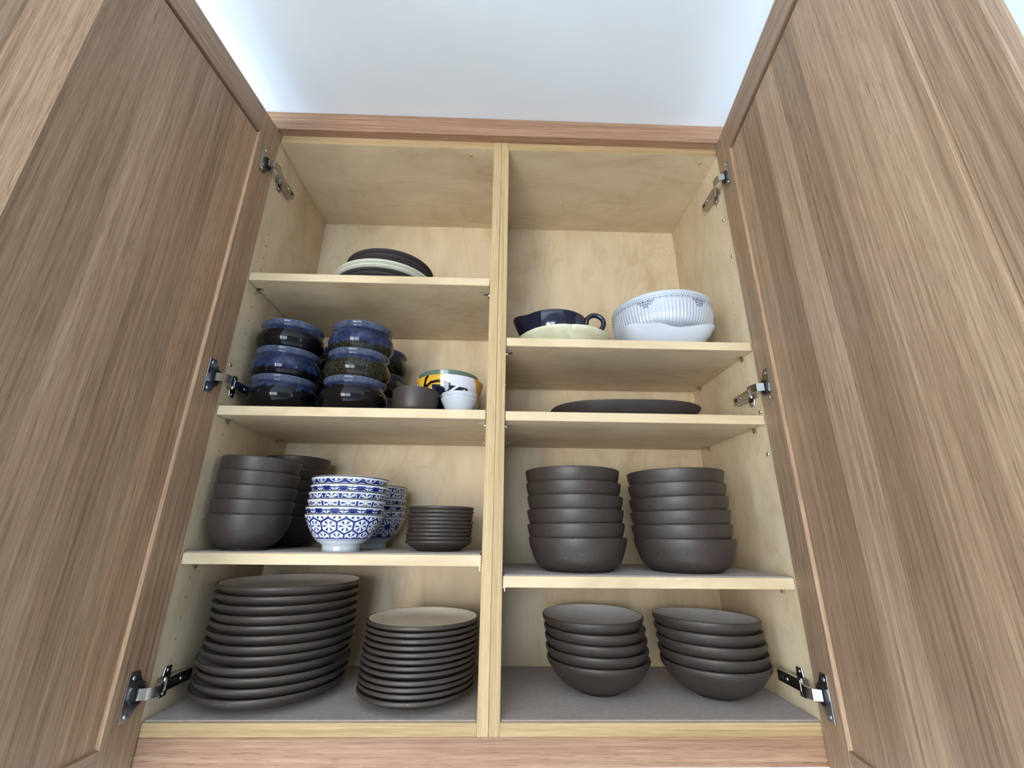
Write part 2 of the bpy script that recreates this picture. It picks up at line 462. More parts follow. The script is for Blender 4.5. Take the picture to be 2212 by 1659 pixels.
ly0, ly1, lz0, lz1 = -2.22, -0.68, -0.52, 0.82
shell('wall_left', [(WL_X - 0.12, WL_X, WF_Y, ly0, FLR, CEIL), (WL_X - 0.12, WL_X, ly1, WB, FLR, CEIL),
                    (WL_X - 0.12, WL_X, ly0, ly1, FLR, lz0), (WL_X - 0.12, WL_X, ly0, ly1, lz1, CEIL)], M['wall'])
shell('wall_right', [(XR, XR + 0.12, WF_Y, ly0, FLR, CEIL), (XR, XR + 0.12, ly1, WB, FLR, CEIL),
                     (XR, XR + 0.12, ly0, ly1, FLR, lz0), (XR, XR + 0.12, ly0, ly1, lz1, CEIL)], M['wall'])
t = 0.045; cx = (fx0 + fx1) / 2
w1 = shell('window_1', [(fx0, fx0 + t, WF_Y - 0.07, WF_Y + 0.01, fz0, fz1), (fx1 - t, fx1, WF_Y - 0.07, WF_Y + 0.01, fz0, fz1),
                   (fx0, fx1, WF_Y - 0.07, WF_Y + 0.01, fz0, fz0 + t), (fx0, fx1, WF_Y - 0.07, WF_Y + 0.01, fz1 - t, fz1),
                   (cx - t, cx + t, WF_Y - 0.07, WF_Y + 0.01, fz0, fz1), (fx0, fx1, WF_Y - 0.06, WF_Y - 0.02, 0.44, 0.47)], M['frame'])
cy = (ly0 + ly1) / 2
w2 = shell('window_2', [(WL_X - 0.07, WL_X + 0.01, ly0, ly0 + t, lz0, lz1), (WL_X - 0.07, WL_X + 0.01, ly1 - t, ly1, lz0, lz1),
                   (WL_X - 0.07, WL_X + 0.01, ly0, ly1, lz0, lz0 + t), (WL_X - 0.07, WL_X + 0.01, ly0, ly1, lz1 - t, lz1),
                   (WL_X - 0.07, WL_X + 0.01, cy - t / 2, cy + t / 2, lz0, lz1)], M['frame'])

w3 = shell('added_window_right', [(XR - 0.01, XR + 0.07, ly0, ly0 + t, lz0, lz1), (XR - 0.01, XR + 0.07, ly1 - t, ly1, lz0, lz1),  # unseen window made up to go with the added right-hand fill
                   (XR - 0.01, XR + 0.07, ly0, ly1, lz0, lz0 + t), (XR - 0.01, XR + 0.07, ly0, ly1, lz1 - t, lz1),
                   (XR - 0.01, XR + 0.07, cy - t / 2, cy + t / 2, lz0, lz1)], M['frame'])

# ------------------------------------------------------------------ cabinet units
WLx, DLx, DRx, WRx, H = -0.5163, -0.0009, 0.0356, 0.5491, 1.1637
MID = (DLx + DRx) / 2; T = 0.018; TB = 0.0186; BANDT = 0.0012
L1, L2, L3 = 0.8029, 0.5074, 0.2439
R1, R2, R3 = 0.6628, 0.5057, 0.2108
ST = 0.0181

def holes_panel(name, x0, x1, z0, z1, mat, parent, face, holes):
    """side panel with drilled shelf-pin holes in the face at x=face"""
    me = box_mesh(name, x1 - x0, D, z1 - z0, 0.0004)
    c = Vector(((x0 + x1) / 2, D / 2, (z0 + z1) / 2))
    o = link(name, me, mat, parent); o.location = c
    bm = bmesh.new()
    for (y, z) in holes:
        m = Matrix.Translation(Vector((face, y, z)) - c) @ Matrix.Rotation(PI / 2, 4, 'Y')
        bmesh.ops.create_cone(bm, cap_ends=True, segments=10, radius1=0.0025, radius2=0.0025, depth=0.022, matrix=m)
    cm = bpy.data.meshes.new('cut'); bm.to_mesh(cm); bm.free()
    co = link('cut', cm); co.location = c
    md = o.modifiers.new('b', 'BOOLEAN'); md.object = co; md.solver = 'EXACT'
    bpy.context.view_layer.update()
    ev = o.evaluated_get(bpy.context.evaluated_depsgraph_get()); new = bpy.data.meshes.new_from_object(ev)
    o.modifiers.clear(); o.data = new
    bpy.data.objects.remove(co)
    return o
def hole_rows(spans, front, back):
    hs = []
    for a, b in spans:
        n = int(round((b - a) / 0.032))
        for i in range(n + 1): hs += [(front, a + i * 0.032), (back, a + i * 0.032)]
    return hs

def disc_mesh(name, r, h, mat, slot=True):
    prof = [(0, 0), (r, 0), (r * 0.96, h * 0.5), (r * 0.7, h * 0.92), (r * 0.36, h), (r * 0.3, h * 0.35), (0, h * 0.3)]
    return lathe(name, [(a, b) for a, b in prof], 14, [mat])
SCREW_Z = disc_mesh('screw_zinc', 0.0042, 0.0022, M['zinc'])
SCREW_B = disc_mesh('screw_brass', 0.0045, 0.0012, M['brass'])
SCREW_N = disc_mesh('screw_nickel', 0.0034, 0.0014, M['nickel'])
SCREW_M = disc_mesh('screw_maple', 0.0052, 0.0008, M['maple_band'])
def face_rot(n):
    return Vector((0, 0, 1)).rotation_difference(Vector(n)).to_matrix().to_4x4()
def screw(me, loc, n, parent, name='screw'):
    o = link(name, me, None, parent)
    o.matrix_parent_inverse = parent_inv(parent)
    o.matrix_basis = Matrix.Translation(loc) @ face_rot(n); return o

def pin_mesh(sg):
    bm = bmesh.new()
    bmesh.ops.create_cone(bm, cap_ends=True, segments=10, radius1=0.0024, radius2=0.0024, depth=0.008, matrix=Matrix.Rotation(PI / 2, 4, 'Y'))
    r = bmesh.ops.create_cube(bm, size=1.0)['verts']; bmesh.ops.scale(bm, vec=(0.0012, 0.008, 0.010), verts=r); bmesh.ops.translate(bm, vec=(sg * 0.0045, 0, -0.001), verts=r)
    r = bmesh.ops.create_cube(bm, size=1.0)['verts']; bmesh.ops.scale(bm, vec=(0.010, 0.008, 0.0014), verts=r); bmesh.ops.translate(bm, vec=(sg * 0.0090, 0, 0.0032), verts=r)
    me = bpy.data.meshes.new('shelf_pin'); bm.to_mesh(me); bm.free(); me.materials.append(M['nickel']); return me
PINS = {1: pin_mesh(1), -1: pin_mesh(-1)}

def cabinet(name, label, x0, x1, ox0, ox1, shelves, hl, hr):
    """interior x0..x1, outer ox0..ox1"""
    c = empty(name, (0, 0, 0), label, 'cabinet')
    zt = 1.1852
    spans_holes = hl
    a = holes_panel('side_panel', ox0, x0, -TB, zt, M['maple_z'], c, x0, hl)
    b = holes_panel('side_panel', x1, ox1, -TB, zt, M['maple_z'], c, x1, hr)
    tp = box('top_panel', x0, x1, 0.0, D, H, zt, M['maple_x'], c)
    bp = box('bottom_panel', x0, x1, 0.0, D, -TB, 0.0, M['maple_x'], c)
    bk = box('back_panel', ox0 + 0.001, ox1 - 0.001, D, D + 0.012, -TB, zt, M['maple_z'], c)
    for p, (u0, u1, z0, z1, mt) in ((a, (ox0, x0, -TB, zt, 'oak_band_z')), (b, (x1, ox1, -TB, zt, 'oak_band_z')),
                                    (tp, (x0, x1, H, zt, 'oak_band_x')), (bp, (x0, x1, -TB, 0.0, 'oak_band_x'))):
        box('edge_band', u0 + 0.0001, u1 - 0.0001, -BANDT, 0.0, z0, z1, M[mt], p, 0.0003)
    for zs in shelves:
        s = box('shelf', x0 + 0.0012, x1 - 0.0012, 0.0022, D - 0.002, zs - ST, zs, M['maple_x'], c, 0.0004)
        box('edge_band', x0 + 0.0012, x1 - 0.0012, 0.0010, 0.0022, zs - ST, zs, M['maple_band'], s, 0.0003)
        for (xx, sg) in ((x0, 1), (x1, -1)):
            for yy in (0.037, 0.240):
                p = link('shelf_pin', PINS[sg], None, s); p.matrix_parent_inverse = parent_inv(s)
                p.location = (xx, yy, zs - ST - 0.0040)
    return c
fl, bl = 0.0365, 0.238
hL = hole_rows([(0.832, 0.960), (0.547, 0.771), (0.266, 0.458), (0.074, 0.202)], fl, bl)
hR = hole_rows([(0.747, 0.971), (0.536, 0.632), (0.222, 0.478), (0.062, 0.180)], 0.0395, 0.240)
cabL = cabinet('wall_cabinet', 'open oak wall cabinet unit left of the centre divider, with three shelves', WLx, DLx, WLx - T, MID - 0.0002, (L1, L2, L3), hL, hL)
cabR = cabinet('wall_cabinet', 'open oak wall cabinet unit right of the centre divider, with the fluted white bowl', DRx, WRx, MID + 0.0002, WRx + T, (R1, R2, R3), hR, hR)
# assembly screws seen inside the boxes
for loc, n, me, par in (((-0.058, 0.020, H), (0, 0, -1), SCREW_B, cabL), ((0.515, 0.021, H), (0, 0, -1), SCREW_B, cabR),
                        ((0.236, D, 1.13), (0, -1, 0), SCREW_M, cabR), ((-0.512, D - 0.0, 1.125), (0, -1, 0), SCREW_M, cabL),
                        ((WLx, 0.020, 1.128), (1, 0, 0), SCREW_B, cabL), ((WLx, 0.010, 0.594), (1, 0, 0), SCREW_Z, cabL), ((WLx, 0.270, 1.11), (1, 0, 0), SCREW_B, cabL),
                        ((WRx, 0.020, 0.990), (-1, 0, 0), SCREW_Z, cabR), ((WRx, 0.012, 0.884), (-1, 0, 0), SCREW_Z, cabR),
                        ((WRx, 0.012, 0.5155), (-1, 0, 0), SCREW_Z, cabR), ((WRx, 0.012, 0.431), (-1, 0, 0), SCREW_Z, cabR)):
    screw(me, loc, n, par)

# trim above and below
def topthing(o, label, cat, group=None): return tag(o, label, cat, group)
o = box('crown_trim', -0.575, 0.605, -0.0210, 0.0, 1.1855, CEIL - 0.0005, M['oak_rail'], None, 0.0008); o.color = (1, 1, 1, 1)
tag(o, 'pinkish oak trim board between the cabinet tops and the ceiling', 'trim')
o = box('light_rail', -0.5343, 0.5671, -0.0006, 0.0175, -0.0582, -0.0188, M['oak_rail'], None, 0.0008); o.color = (0.98, 0.96, 0.95, 1)
tag(o, 'pinkish oak rail board running below both cabinets', 'trim')

# ------------------------------------------------------------------ doors
def make_door(cab, side, xh, yh, ang, W, ST_W, ztop, zgt, zgb, zbot, bounds, tones, stile_tone):
    """side -1 left, +1 right.  local: d along the door from the hinge edge, n out of the inner face, z up"""
    dirv = Vector((side * math.sin(ang), -math.cos(ang), 0)); nrm = Vector((-side * math.cos(ang), -math.sin(ang), 0))
    if side > 0: nrm = Vector((-math.cos(ang), -math.sin(ang), 0))
    Mx = Matrix(((dirv.x, nrm.x, 0, xh), (dirv.y, nrm.y, 0, yh), (0, 0, 1, 0), (0, 0, 0, 1)))
    e = bpy.data.objects.new('door', None); COL.objects.link(e); e.empty_display_size = 0.05
    e.parent = cab
    TH = 0.021
    Wp = Matrix.Translation((xh, yh, 0)) @ Matrix.Rotation(math.atan2(dirv.y, dirv.x), 4, 'Z')
    # in the rotated frame +x = d ; +y = z cross d
    left = Vector((-dirv.y, dirv.x, 0)); sgn = 1 if left.dot(nrm) > 0 else -1
    e.matrix_basis = Wp
    def part(name, d0, d1, n0, n1, z0, z1, mat, tone, bev=0.0009):
        y0, y1 = sorted((sgn * n0, sgn * n1))
        me = box_mesh(name, d1 - d0, y1 - y0, z1 - z0, bev); o = link(name, me, mat, e)
        o.location = ((d0 + d1) / 2, (y0 + y1) / 2, (z0 + z1) / 2); o.color = tone; return o
    tn = lambda v, warm=0.0: (v * (1 + warm), v, v * (1 - warm), 1)
    part('stile', 0, ST_W, -TH, 0, zbot, ztop, M['oak_door_z'], stile_tone[0])
    part('stile', W - ST_W, W, -TH, 0, zbot, ztop, M['oak_door_z'], stile_tone[1])
    part('rail', ST_W, W - ST_W, -TH, 0, zgt, ztop, M['oak_door_x'], stile_tone[2])
    part('rail', ST_W, W - ST_W, -TH, 0, zbot, zgb, M['oak_door_x'], stile_tone[3])
    REC = 0.0050
    for (b0, b1), tv in zip(zip(bounds, bounds[1:]), tones):
        part('panel_board', b0, b1, -TH + 0.004, -REC, zgb + 0.0005, zgt - 0.0050, M['oak_door_z'], tv, 0.00015)
    # sticking: small rounded bead between frame and panel, mitred at the corners
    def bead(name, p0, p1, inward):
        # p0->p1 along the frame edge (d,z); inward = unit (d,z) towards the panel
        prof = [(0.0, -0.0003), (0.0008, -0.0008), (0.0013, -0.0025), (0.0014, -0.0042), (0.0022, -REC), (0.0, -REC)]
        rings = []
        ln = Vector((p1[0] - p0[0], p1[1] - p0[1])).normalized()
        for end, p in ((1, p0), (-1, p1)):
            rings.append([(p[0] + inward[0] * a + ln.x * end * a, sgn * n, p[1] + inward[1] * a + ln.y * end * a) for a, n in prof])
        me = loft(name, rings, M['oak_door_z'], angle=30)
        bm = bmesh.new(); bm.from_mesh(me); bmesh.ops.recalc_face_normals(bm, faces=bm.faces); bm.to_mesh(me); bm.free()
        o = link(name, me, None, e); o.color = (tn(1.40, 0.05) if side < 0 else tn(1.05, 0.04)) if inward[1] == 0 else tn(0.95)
    a, b = ST_W, W - ST_W
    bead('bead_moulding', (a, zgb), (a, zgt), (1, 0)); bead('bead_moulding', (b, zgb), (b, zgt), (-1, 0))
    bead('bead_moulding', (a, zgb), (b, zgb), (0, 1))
    part('groove_back', ST_W, W - ST_W, -TH, -TH + 0.006, zgt - 0.0060, zgt, M['oak_door_x'], tn(0.9))
    return Mx, e
tn = lambda v, warm=0.0: (v * (1 + warm), v, v * (1 - warm), 1)
ML, dL = make_door(cabL, -1, -0.5135, -0.0042, 0.0814, 0.5560, 0.0640, 1.1843, 1.1205, -0.0085, -0.0740,
               [0.064, 0.130, 0.232, 0.294, 0.386, 0.446, 0.492], [tn(0.97, 0.06), tn(0.90, 0.02), tn(0.99), tn(0.82, 0.01), tn(1.42), tn(0.96)],
               [tn(0.96, 0.03), tn(0.96), tn(0.90, 0.0), tn(0.95)])
tag(dL, 'brown oak door with a pale board near its free edge')
MR, dR = make_door(cabR, 1, 0.5448, -0.0062, -0.1373, 0.5560, 0.0640, 1.1860, 1.1165, -0.0105, -0.0740,  # same oak, tones slightly darkened in colour to offset stronger light here
               [0.064, 0.118, 0.190, 0.258, 0.323, 0.440, 0.481, 0.492], [tn(1.02), tn(0.76, 0.03), tn(1.08), tn(0.70, 0.03), tn(0.96, 0.02), tn(1.0, 0.01), tn(1.38, 0.03)],
               [tn(0.84, 0.02), tn(0.90), tn(0.90), tn(0.88)])
tag(dR, 'brown oak door with alternating light and dark boards')

# ------------------------------------------------------------------ hinges
def xf(me, m):
    me.transform(m)
    if m.determinant() < 0: me.flip_normals()
    return me
def box_at(name, x0, x1, y0, y1, z0, z1, mat, bev=0.0008, seg=2):
    me = box_mesh(name, x1 - x0, y1 - y0, z1 - z0, bev, seg); me.transform(Matrix.Translation(((x0 + x1) / 2, (y0 + y1) / 2, (z0 + z1) / 2)))
    me.materials.append(mat); return smooth(me, 35)
def outline(name, pts, n0, n1, mat):
    """flat plate from (d,z) outline, thickness n0..n1, in door-local (d,n,z)"""
    bm = bmesh.new()
    a = [bm.verts.new((p[0], n1, p[1])) for p in pts]; f = bm.faces.new(a)
    r = bmesh.ops.extrude_face_region(bm, geom=[f]); bmesh.ops.translate(bm, vec=(0, n0 - n1, 0), verts=[v for v in r['geom'] if isinstance(v, bmesh.types.BMVert)])
    bmesh.ops.recalc_face_normals(bm, faces=bm.faces)
    bmesh.ops.bevel(bm, geom=[e for e in bm.edges if abs(e.verts[0].co.y - e.verts[1].co.y) < 1e-6], offset=0.0004, segments=1, affect='EDGES')
    me = bpy.data.meshes.new(name); bm.to_mesh(me); bm.free(); me.materials.append(mat); return me
def hinge(cab, Mx, side, wall, zc):
    h_me = box_at('hinge', 0.012, 0.074, 0.0035, 0.0165, -0.0088, 0.0088, M['nickel'])   # arm body in (y, protrusion, z)
    # cabinet frame: local (y, p, z) -> world
    Cw = Matrix(((0, -side, 0, wall), (1, 0, 0, 0), (0, 0, 1, zc), (0, 0, 0, 1)))
    h = link('hinge', xf(h_me, Cw), None, cab)
    def sub(name, me, mat4): return link(name, xf(me, mat4), None, h)
    pts = [(0.0125, -0.0085), (0.020, -0.0095), (0.0225, -0.022), (0.0375, -0.022), (0.0385, -0.0095), (0.078, -0.0075), (0.078, 0.0075), (0.0385, 0.0095), (0.0375, 0.022), (0.0225, 0.022), (0.020, 0.0095), (0.0125, 0.0085)]
    sub('mounting_plate', outline('mounting_plate', pts, 0.0003, 0.0034, M['nickel']), Cw)
    for zz in (-0.0165, 0.0165):
        screw(SCREW_N, Cw @ Vector((0.030, 0.0034, zz)), (Cw.to_3x3() @ Vector((0, 1, 0))), h)
    sub('adjusting_slot', box_at('slot', 0.058, 0.069, 0.0164, 0.0168, -0.004, 0.004, M['slot'], 0.0001, 1), Cw)
    screw(SCREW_N, Cw @ Vector((0.047, 0.0165, 0)), (Cw.to_3x3() @ Vector((0, 1, 0))), h)
    Dw = Mx @ Matrix.Translation((0, 0, zc))
    pl = [(0.0455, -0.0325), (0.0455, 0.0325), (0.0290, 0.0325), (0.0270, 0.030)]
    for k in range(9):
        a = math.radians(70 + 220 * 0 - k * 140 / 8 + 0)
        pl.append((0.0265 - 0.0195 * math.sin(math.radians(20 + k * 17.5)), 0.0185 * math.cos(math.radians(20 + k * 17.5))))
    pl += [(0.0270, -0.030), (0.0290, -0.0325)]
    sub('cup_plate', outline('cup_plate', pl, 0.0002, 0.0022, M['nickel']), Dw)
    cup = lathe('cup', [(0.0, 0.0023), (0.0118, 0.0023), (0.0122, 0.0034), (0.0140, 0.0036), (0.0146, 0.0021)], 28, [M['slot']])
    cup.transform(Matrix.Translation((0.0245, 0, 0)) @ Matrix.Rotation(-PI / 2, 4, 'X'))
    sub('cup', cup, Dw)
    for zz in (-0.0245, 0.0245): screw(SCREW_N, Dw @ Vector((0.0365, 0.0022, zz)), (Dw.to_3x3() @ Vector((0, 1, 0))), h)
    # link from the cup out to the arm
    p0 = Dw @ Vector((0.0250, 0.0030, 0)); p1 = Dw @ Vector((0.0225, 0.0150, 0)); p2 = Dw @ Vector((0.0060, 0.0195, 0)); p3 = Cw @ Vector((0.0135, 0.0120, 0))
    rings = []
    P = [p0, p1, (p1 + p2) / 2 + (Dw.to_3x3() @ Vector((0, 0.0012, 0))), p2, p3]
    for i, p in enumerate(P):
        tng = (P[min(i + 1, 4)] - P[max(i - 1, 0)]).normalized(); up_ = Vector((0, 0, 1)); nn = tng.cross(up_).normalized()
        rings.append([tuple(p + up_ * (0.0078 * a) + nn * (0.0026 * b)) for a, b in ((-1, -1), (1, -1), (1, 1), (-1, 1))])
    lk = loft('link', rings, M['nickel'], angle=30)
    bm = bmesh.new(); bm.from_mesh(lk); bmesh.ops.recalc_face_normals(bm, faces=bm.faces); bm.to_mesh(lk); bm.free()
    link('link_arm', lk, None, h)
    pv = bpy.data.meshes.new('pin'); bm = bmesh.new()
    bmesh.ops.create_cone(bm, cap_ends=True, segments=12, radius1=0.0022, radius2=0.0022, depth=0.0205, matrix=Matrix.Translation(p3)); bm.to_mesh(pv); bm.free(); pv.materials.append(M['zinc'])
    link('pivot_pin', pv, None, h)
    return h
for zc in (1.0700, 0.5545, 0.0460):
    hinge(cabL, ML, -1, WLx, zc); hinge(cabR, MR, 1, WRx, zc)

# ------------------------------------------------------------------ shelf liners (thin ribbed mats)
def liner(x0, x1, z, y1, label):
    n = int((y1 - 0.004) / 0.004); rings = []; vs = []; fs = []
    ys = []
    for i in range(n):
        y = 0.004 + i * 0.004; ys += [(y, 0.0014), (y + 0.0009, 0.0021), (y + 0.0029, 0.0021), (y + 0.0038, 0.0014)]
    for (y, h) in ys: vs += [(x0, y, h), (x1, y, h)]
    for k in range(len(ys) - 1): fs.append((2 * k, 2 * k + 1, 2 * k + 3, 2 * k + 2))
    b = len(vs); ya, yb = ys[0][0], ys[-1][0]
    vs += [(x0, ya, 0.0002), (x1, ya, 0.0002), (x1, yb, 0.0002), (x0, yb, 0.0002)]; fs += [(b + 3, b + 2, b + 1, b), (b, b + 1, 1, 0)]
    me = bpy.data.meshes.new('shelf_liner'); me.from_pydata(vs, [], fs); me.update()
    o = link('shelf_liner', me, M['liner']); o.location = (0, 0, z); tag(o, label, 'liner', 'grey ribbed liners'); return o
liner(WLx + 0.001, DLx - 0.001, 0.0, 0.286, 'grey ribbed liner under the two plate stacks on the cabinet floor')
liner(DRx + 0.001, WRx - 0.001, 0.0, 0.286, 'grey ribbed liner under the shallow bowls on the cabinet floor')
liner(WLx + 0.003, DLx - 0.003, L3, 0.284, 'grey ribbed liner on the shelf with the blue and white bowls')
liner(DRx + 0.003, WRx - 0.003, R3, 0.284, 'grey ribbed liner under the two stacks of straight-sided bowls')
LZ = 0.0022

# ------------------------------------------------------------------ dishes
def place(name, me, x, y, z, label, cat, group=None, rot=(0, 0, 0), color=None):
    o = link(name, me); o.location = (x, y, z); o.rotation_euler = rot
    if color: o.color = color
    return tag(o, label, cat, group)

def plate_prof(R, h, fl, foot=0.60):
    f = foot * R
    return [(0, 0.0025), (f - 0.006, 0.0025), (f - 0.004, 0.0), (f, 0.0), (f + 0.002, 0.003), (0.80 * R, 0.0065), (0.90 * R, 0.0115), (0.965 * R, 0.0185),
            (R - 0.0008, h - 0.0055), (R, h - 0.002), (R - 0.0012, h), (R - 0.0042, h), (R - 0.0062, h - 0.003), (0.93 * R, fl + 0.006),
            (0.85 * R, fl + 0.0015), (0.72 * R, fl), (0, fl)]
def stack(name, me, n, x, y, z0, s, labelf, cat, group, lean=(0, 0), jit=0.0015, tilts=None, offs=None, color=None, tilt_all=(0, 0)):
    """n things piled up from z0 with pitch s; index 0 is the topmost"""
    out = []
    for i in range(n):
        k = n - 1 - i; f = k / max(n - 1, 1)
        ox, oy = (offs or {}).get(i, (0, 0)); tx, ty = (tilts or {}).get(i, (0, 0))
        o = place(name, me, x + lean[0] * f + random.uniform(-jit, jit) + ox, y + lean[1] * f + random.uniform(-jit, jit) + oy, z0 + k * s,
                  labelf(i, n), cat, group, (math.radians(tx + tilt_all[0]), math.radians(ty + tilt_all[1]), random.uniform(0, 6.28) if not (tx or ty) else 0))
        out.append(o)
    return out

# floor, left bay: dinner plates and side plates
big = lathe('dinner_plate', plate_prof(0.1275, 0.0275, 0.0132), 96, [M['brown'], M['brown_in']], split=11)
stack('dinner_plate', big, 12, -0.376, 0.1245, LZ, 0.0146,
      lambda i, n: f'{ordinal(i, n)} large brown plate in the tall stack of dinner plates'.replace('lowest large', 'lowest of the large').replace('of the large brown plate', 'large brown plate'),
      'plate', 'large brown dinner plates', lean=(0.004, 0.0), jit=0.002, offs={8: (-0.004, -0.002), 9: (-0.003, 0), 10: (-0.004, -0.002), 11: (-0.005, -0.001)})
small = lathe('side_plate', plate_prof(0.1035, 0.0225, 0.0090), 88, [M['brown'], M['taupe_in']], split=11)
stack('side_plate', small, 12, -0.1135, 0.1065, LZ, 0.0097,
      lambda i, n: f'{ordinal(i, n)} smaller brown plate in the stack beside the centre divider',
      'plate', 'smaller brown side plates', lean=(0.002, 0.0), jit=0.0015, offs={7: (-0.003, 0), 8: (-0.002, -0.003), 9: (-0.003, -0.002), 10: (-0.003, -0.001), 11: (-0.003, 0)})

# floor, right bay: shallow bowls
def bowl_shallow(R, h, fl):
    return refine([(0, 0.002), (0.034, 0.002), (0.036, 0.0), (0.042, 0.0), (0.045, 0.003), (0.060, 0.0095), (0.077, 0.0215), (0.0880, 0.035), (R - 0.0022, h - 0.010), (R, h - 0.003),
            (R - 0.0010, h), (R - 0.0025, h), (R - 0.0040, h - 0.004), (0.0892, 0.041), (0.076, 0.027), (0.056, 0.0175), (0.030, fl), (0, fl)], 3)
mb = lathe('pasta_bowl', bowl_shallow(0.0985, 0.0560, 0.0150), 88, [M['brown'], M['grey_in']], split=33)
stack('pasta_bowl', mb, 5, 0.2245, 0.1445, LZ, 0.0182, lambda i, n: f'{ordinal(i, n)} shallow brown bowl in the cabinet-floor stack nearest the divider', 'bowl', 'shallow brown bowls near the divider',
      lean=(-0.008, 0.0), jit=0.0006, tilts={0: (1.6, -0.2), 1: (1.4, 0.3), 2: (1.0, 0.6), 3: (0.6, 0.5), 4: (0, 0)})
stack('pasta_bowl', mb, 5, 0.4420, 0.1240, LZ, 0.0185, lambda i, n: f'{ordinal(i, n)} shallow brown bowl in the cabinet-floor stack by the right hinge', 'bowl', 'shallow brown bowls by the hinge',
      lean=(-0.009, 0.001), jit=0.0006, tilts={0: (-1.0, 1.5), 1: (-0.6, 1.2), 2: (-0.3, 0.9), 3: (0, 0.5), 4: (0, 0)})

# third shelf, right bay: straight-sided bowls
def bowl_straight(R, h):
    return refine([(0, 0.002), (0.056, 0.002), (0.058, 0.0), (0.064, 0.0), (0.067, 0.0025), (0.0765, 0.0085), (0.0845, 0.018), (0.0890, 0.030), (R - 0.0022, 0.045), (R, h - 0.003), (R - 0.0006, h),
            (R - 0.0022, h), (R - 0.0032, h - 0.004), (R - 0.0048, 0.046), (0.0862, 0.031), (0.0815, 0.020), (0.072, 0.0115), (0.040, 0.008), (0, 0.008)], 3)
mc = lathe('soup_bowl', bowl_straight(0.0968, 0.0605), 88, [M['brown'], M['brown_in']], split=33)
stack('soup_bowl', mc, 6, 0.1850, 0.1010, R3 + LZ, 0.0258, lambda i, n: f'{ordinal(i, n)} straight-sided brown bowl in the stack nearest the divider', 'bowl', 'straight-sided brown bowls near the divider',
      lean=(-0.0065, 0.0), jit=0.0007, tilts={0: (0, 0.2), 1: (0, 0.5), 2: (0, 0.7), 3: (0, 0.1), 4: (0, -0.8), 5: (0, 0)})
stack('soup_bowl', mc, 6, 0.4000, 0.1020, R3 + LZ, 0.0258, lambda i, n: f'{ordinal(i, n)} straight-sided brown bowl in the stack beside the right wall', 'bowl', 'straight-sided brown bowls beside the wall',
      lean=(-0.0040, 0.0), jit=0.0012, tilts={0: (0, -0.6), 1: (0, -0.6), 2: (0, -1.6), 3: (0, -1.5), 4: (0, -0.7), 5: (0, 0)})

# third shelf, left bay
def bowl_round(R, h):
    return refine([(0, 0.003), (0.032, 0.003), (0.0335, 0.0), (0.0375, 0.0), (0.0385, 0.004), (0.0475, 0.009), (0.058, 0.020), (0.0655, 0.034), (R - 0.0022, 0.048), (R, h - 0.003), (R - 0.0006, h),
            (R - 0.0022, h), (R - 0.0032, h - 0.004), (R - 0.0054, 0.048), (0.0620, 0.036), (0.054, 0.022), (0.041, 0.012), (0.02, 0.009), (0, 0.009)], 3)
md_ = lathe('rice_bowl', bowl_round(0.0715, 0.0620), 80, [M['brown'], M['brown_in']], split=33)
stack('rice_bowl', md_, 5, -0.4470, 0.0660, L3 + LZ, 0.0260, lambda i, n: f'{ordinal(i, n)} deep round brown bowl in the front stack beside the left wall', 'bowl', 'deep brown bowls, front stack',
      lean=(0.002, 0.0), jit=0.0005, tilts={0: (0, 2.0), 1: (0, 2.3), 2: (0, 2.0), 3: (0, 0.8), 4: (0, 0)})
stack('rice_bowl', md_, 6, -0.4440, 0.2160, L3 + LZ, 0.0258, lambda i, n: f'{ordinal(i, n)} deep round brown bowl in the shaded stack at the back wall', 'bowl', 'deep brown bowls, back stack', jit=0.001)

def print_prof(R, h):
    return refine([(0, 0.004), (0.029, 0.004), (0.030, 0.0), (0.0335, 0.0), (0.0340, 0.010), (0.0375, 0.0135), (0.0465, 0.0195), (0.0550, 0.0300), (0.0625, 0.0440), (R - 0.0006, h - 0.0028), (R, h - 0.0008),
            (R - 0.0008, h), (R - 0.0022, h - 0.0005), (0.0608, 0.0455), (0.0530, 0.0325), (0.0450, 0.0222), (0.0375, 0.0148), (0.0345, 0.0124), (0, 0.0120)], 3)
pb = {}
for k in ('hex', 'star', 'ring'):
    pb[k] = lathe('printed_bowl', print_prof(0.0712, 0.0640)[15:], 96, [M['p_' + k], M['white_glaze']], split=21)
foot_me = lathe('foot_ring', print_prof(0.0712, 0.0640)[:16], 72, [M['white_glaze']])
rim_me = lathe('rim', [(0.0703, 0.0622), (0.0715, 0.0628), (0.0718, 0.0636), (0.0712, 0.0644), (0.0698, 0.0643), (0.0690, 0.0634)], 96, [M['rim_brown']])
KN = {'hex': 'blossom-hexagon', 'star': 'star-lattice', 'ring': 'round-medallion'}
def printed(seq, x, y, where, group, s=0.0131, lean=(0, 0)):
    n = len(seq)
    for k, kind in enumerate(seq):
        o = place('printed_bowl', pb[kind], x + lean[0] * k + random.uniform(-.0008, .0008), y + random.uniform(-.0008, .0008), L3 + LZ + k * s,
                  f'{ordinal(n - 1 - k, n)} blue and white {KN[kind]} bowl in the {where} stack', 'bowl', group, (0, 0, 0.0), color=((0.0 if k == 0 else random.uniform(0.05, 0.95)), 0, 0, 1))
        link('foot_ring', foot_me, None, o)
        r = link('rim', rim_me, None, o); r['label'] = 'dark brown rim line'
printed(['hex', 'star', 'hex', 'ring', 'star', 'ring'], -0.2640, 0.0530, 'front', 'blue and white bowls, front stack', lean=(0.0006, 0))
printed(['star', 'ring', 'star', 'ring', 'hex', 'hex'], -0.2560, 0.2140, 'back', 'blue and white bowls, back stack')

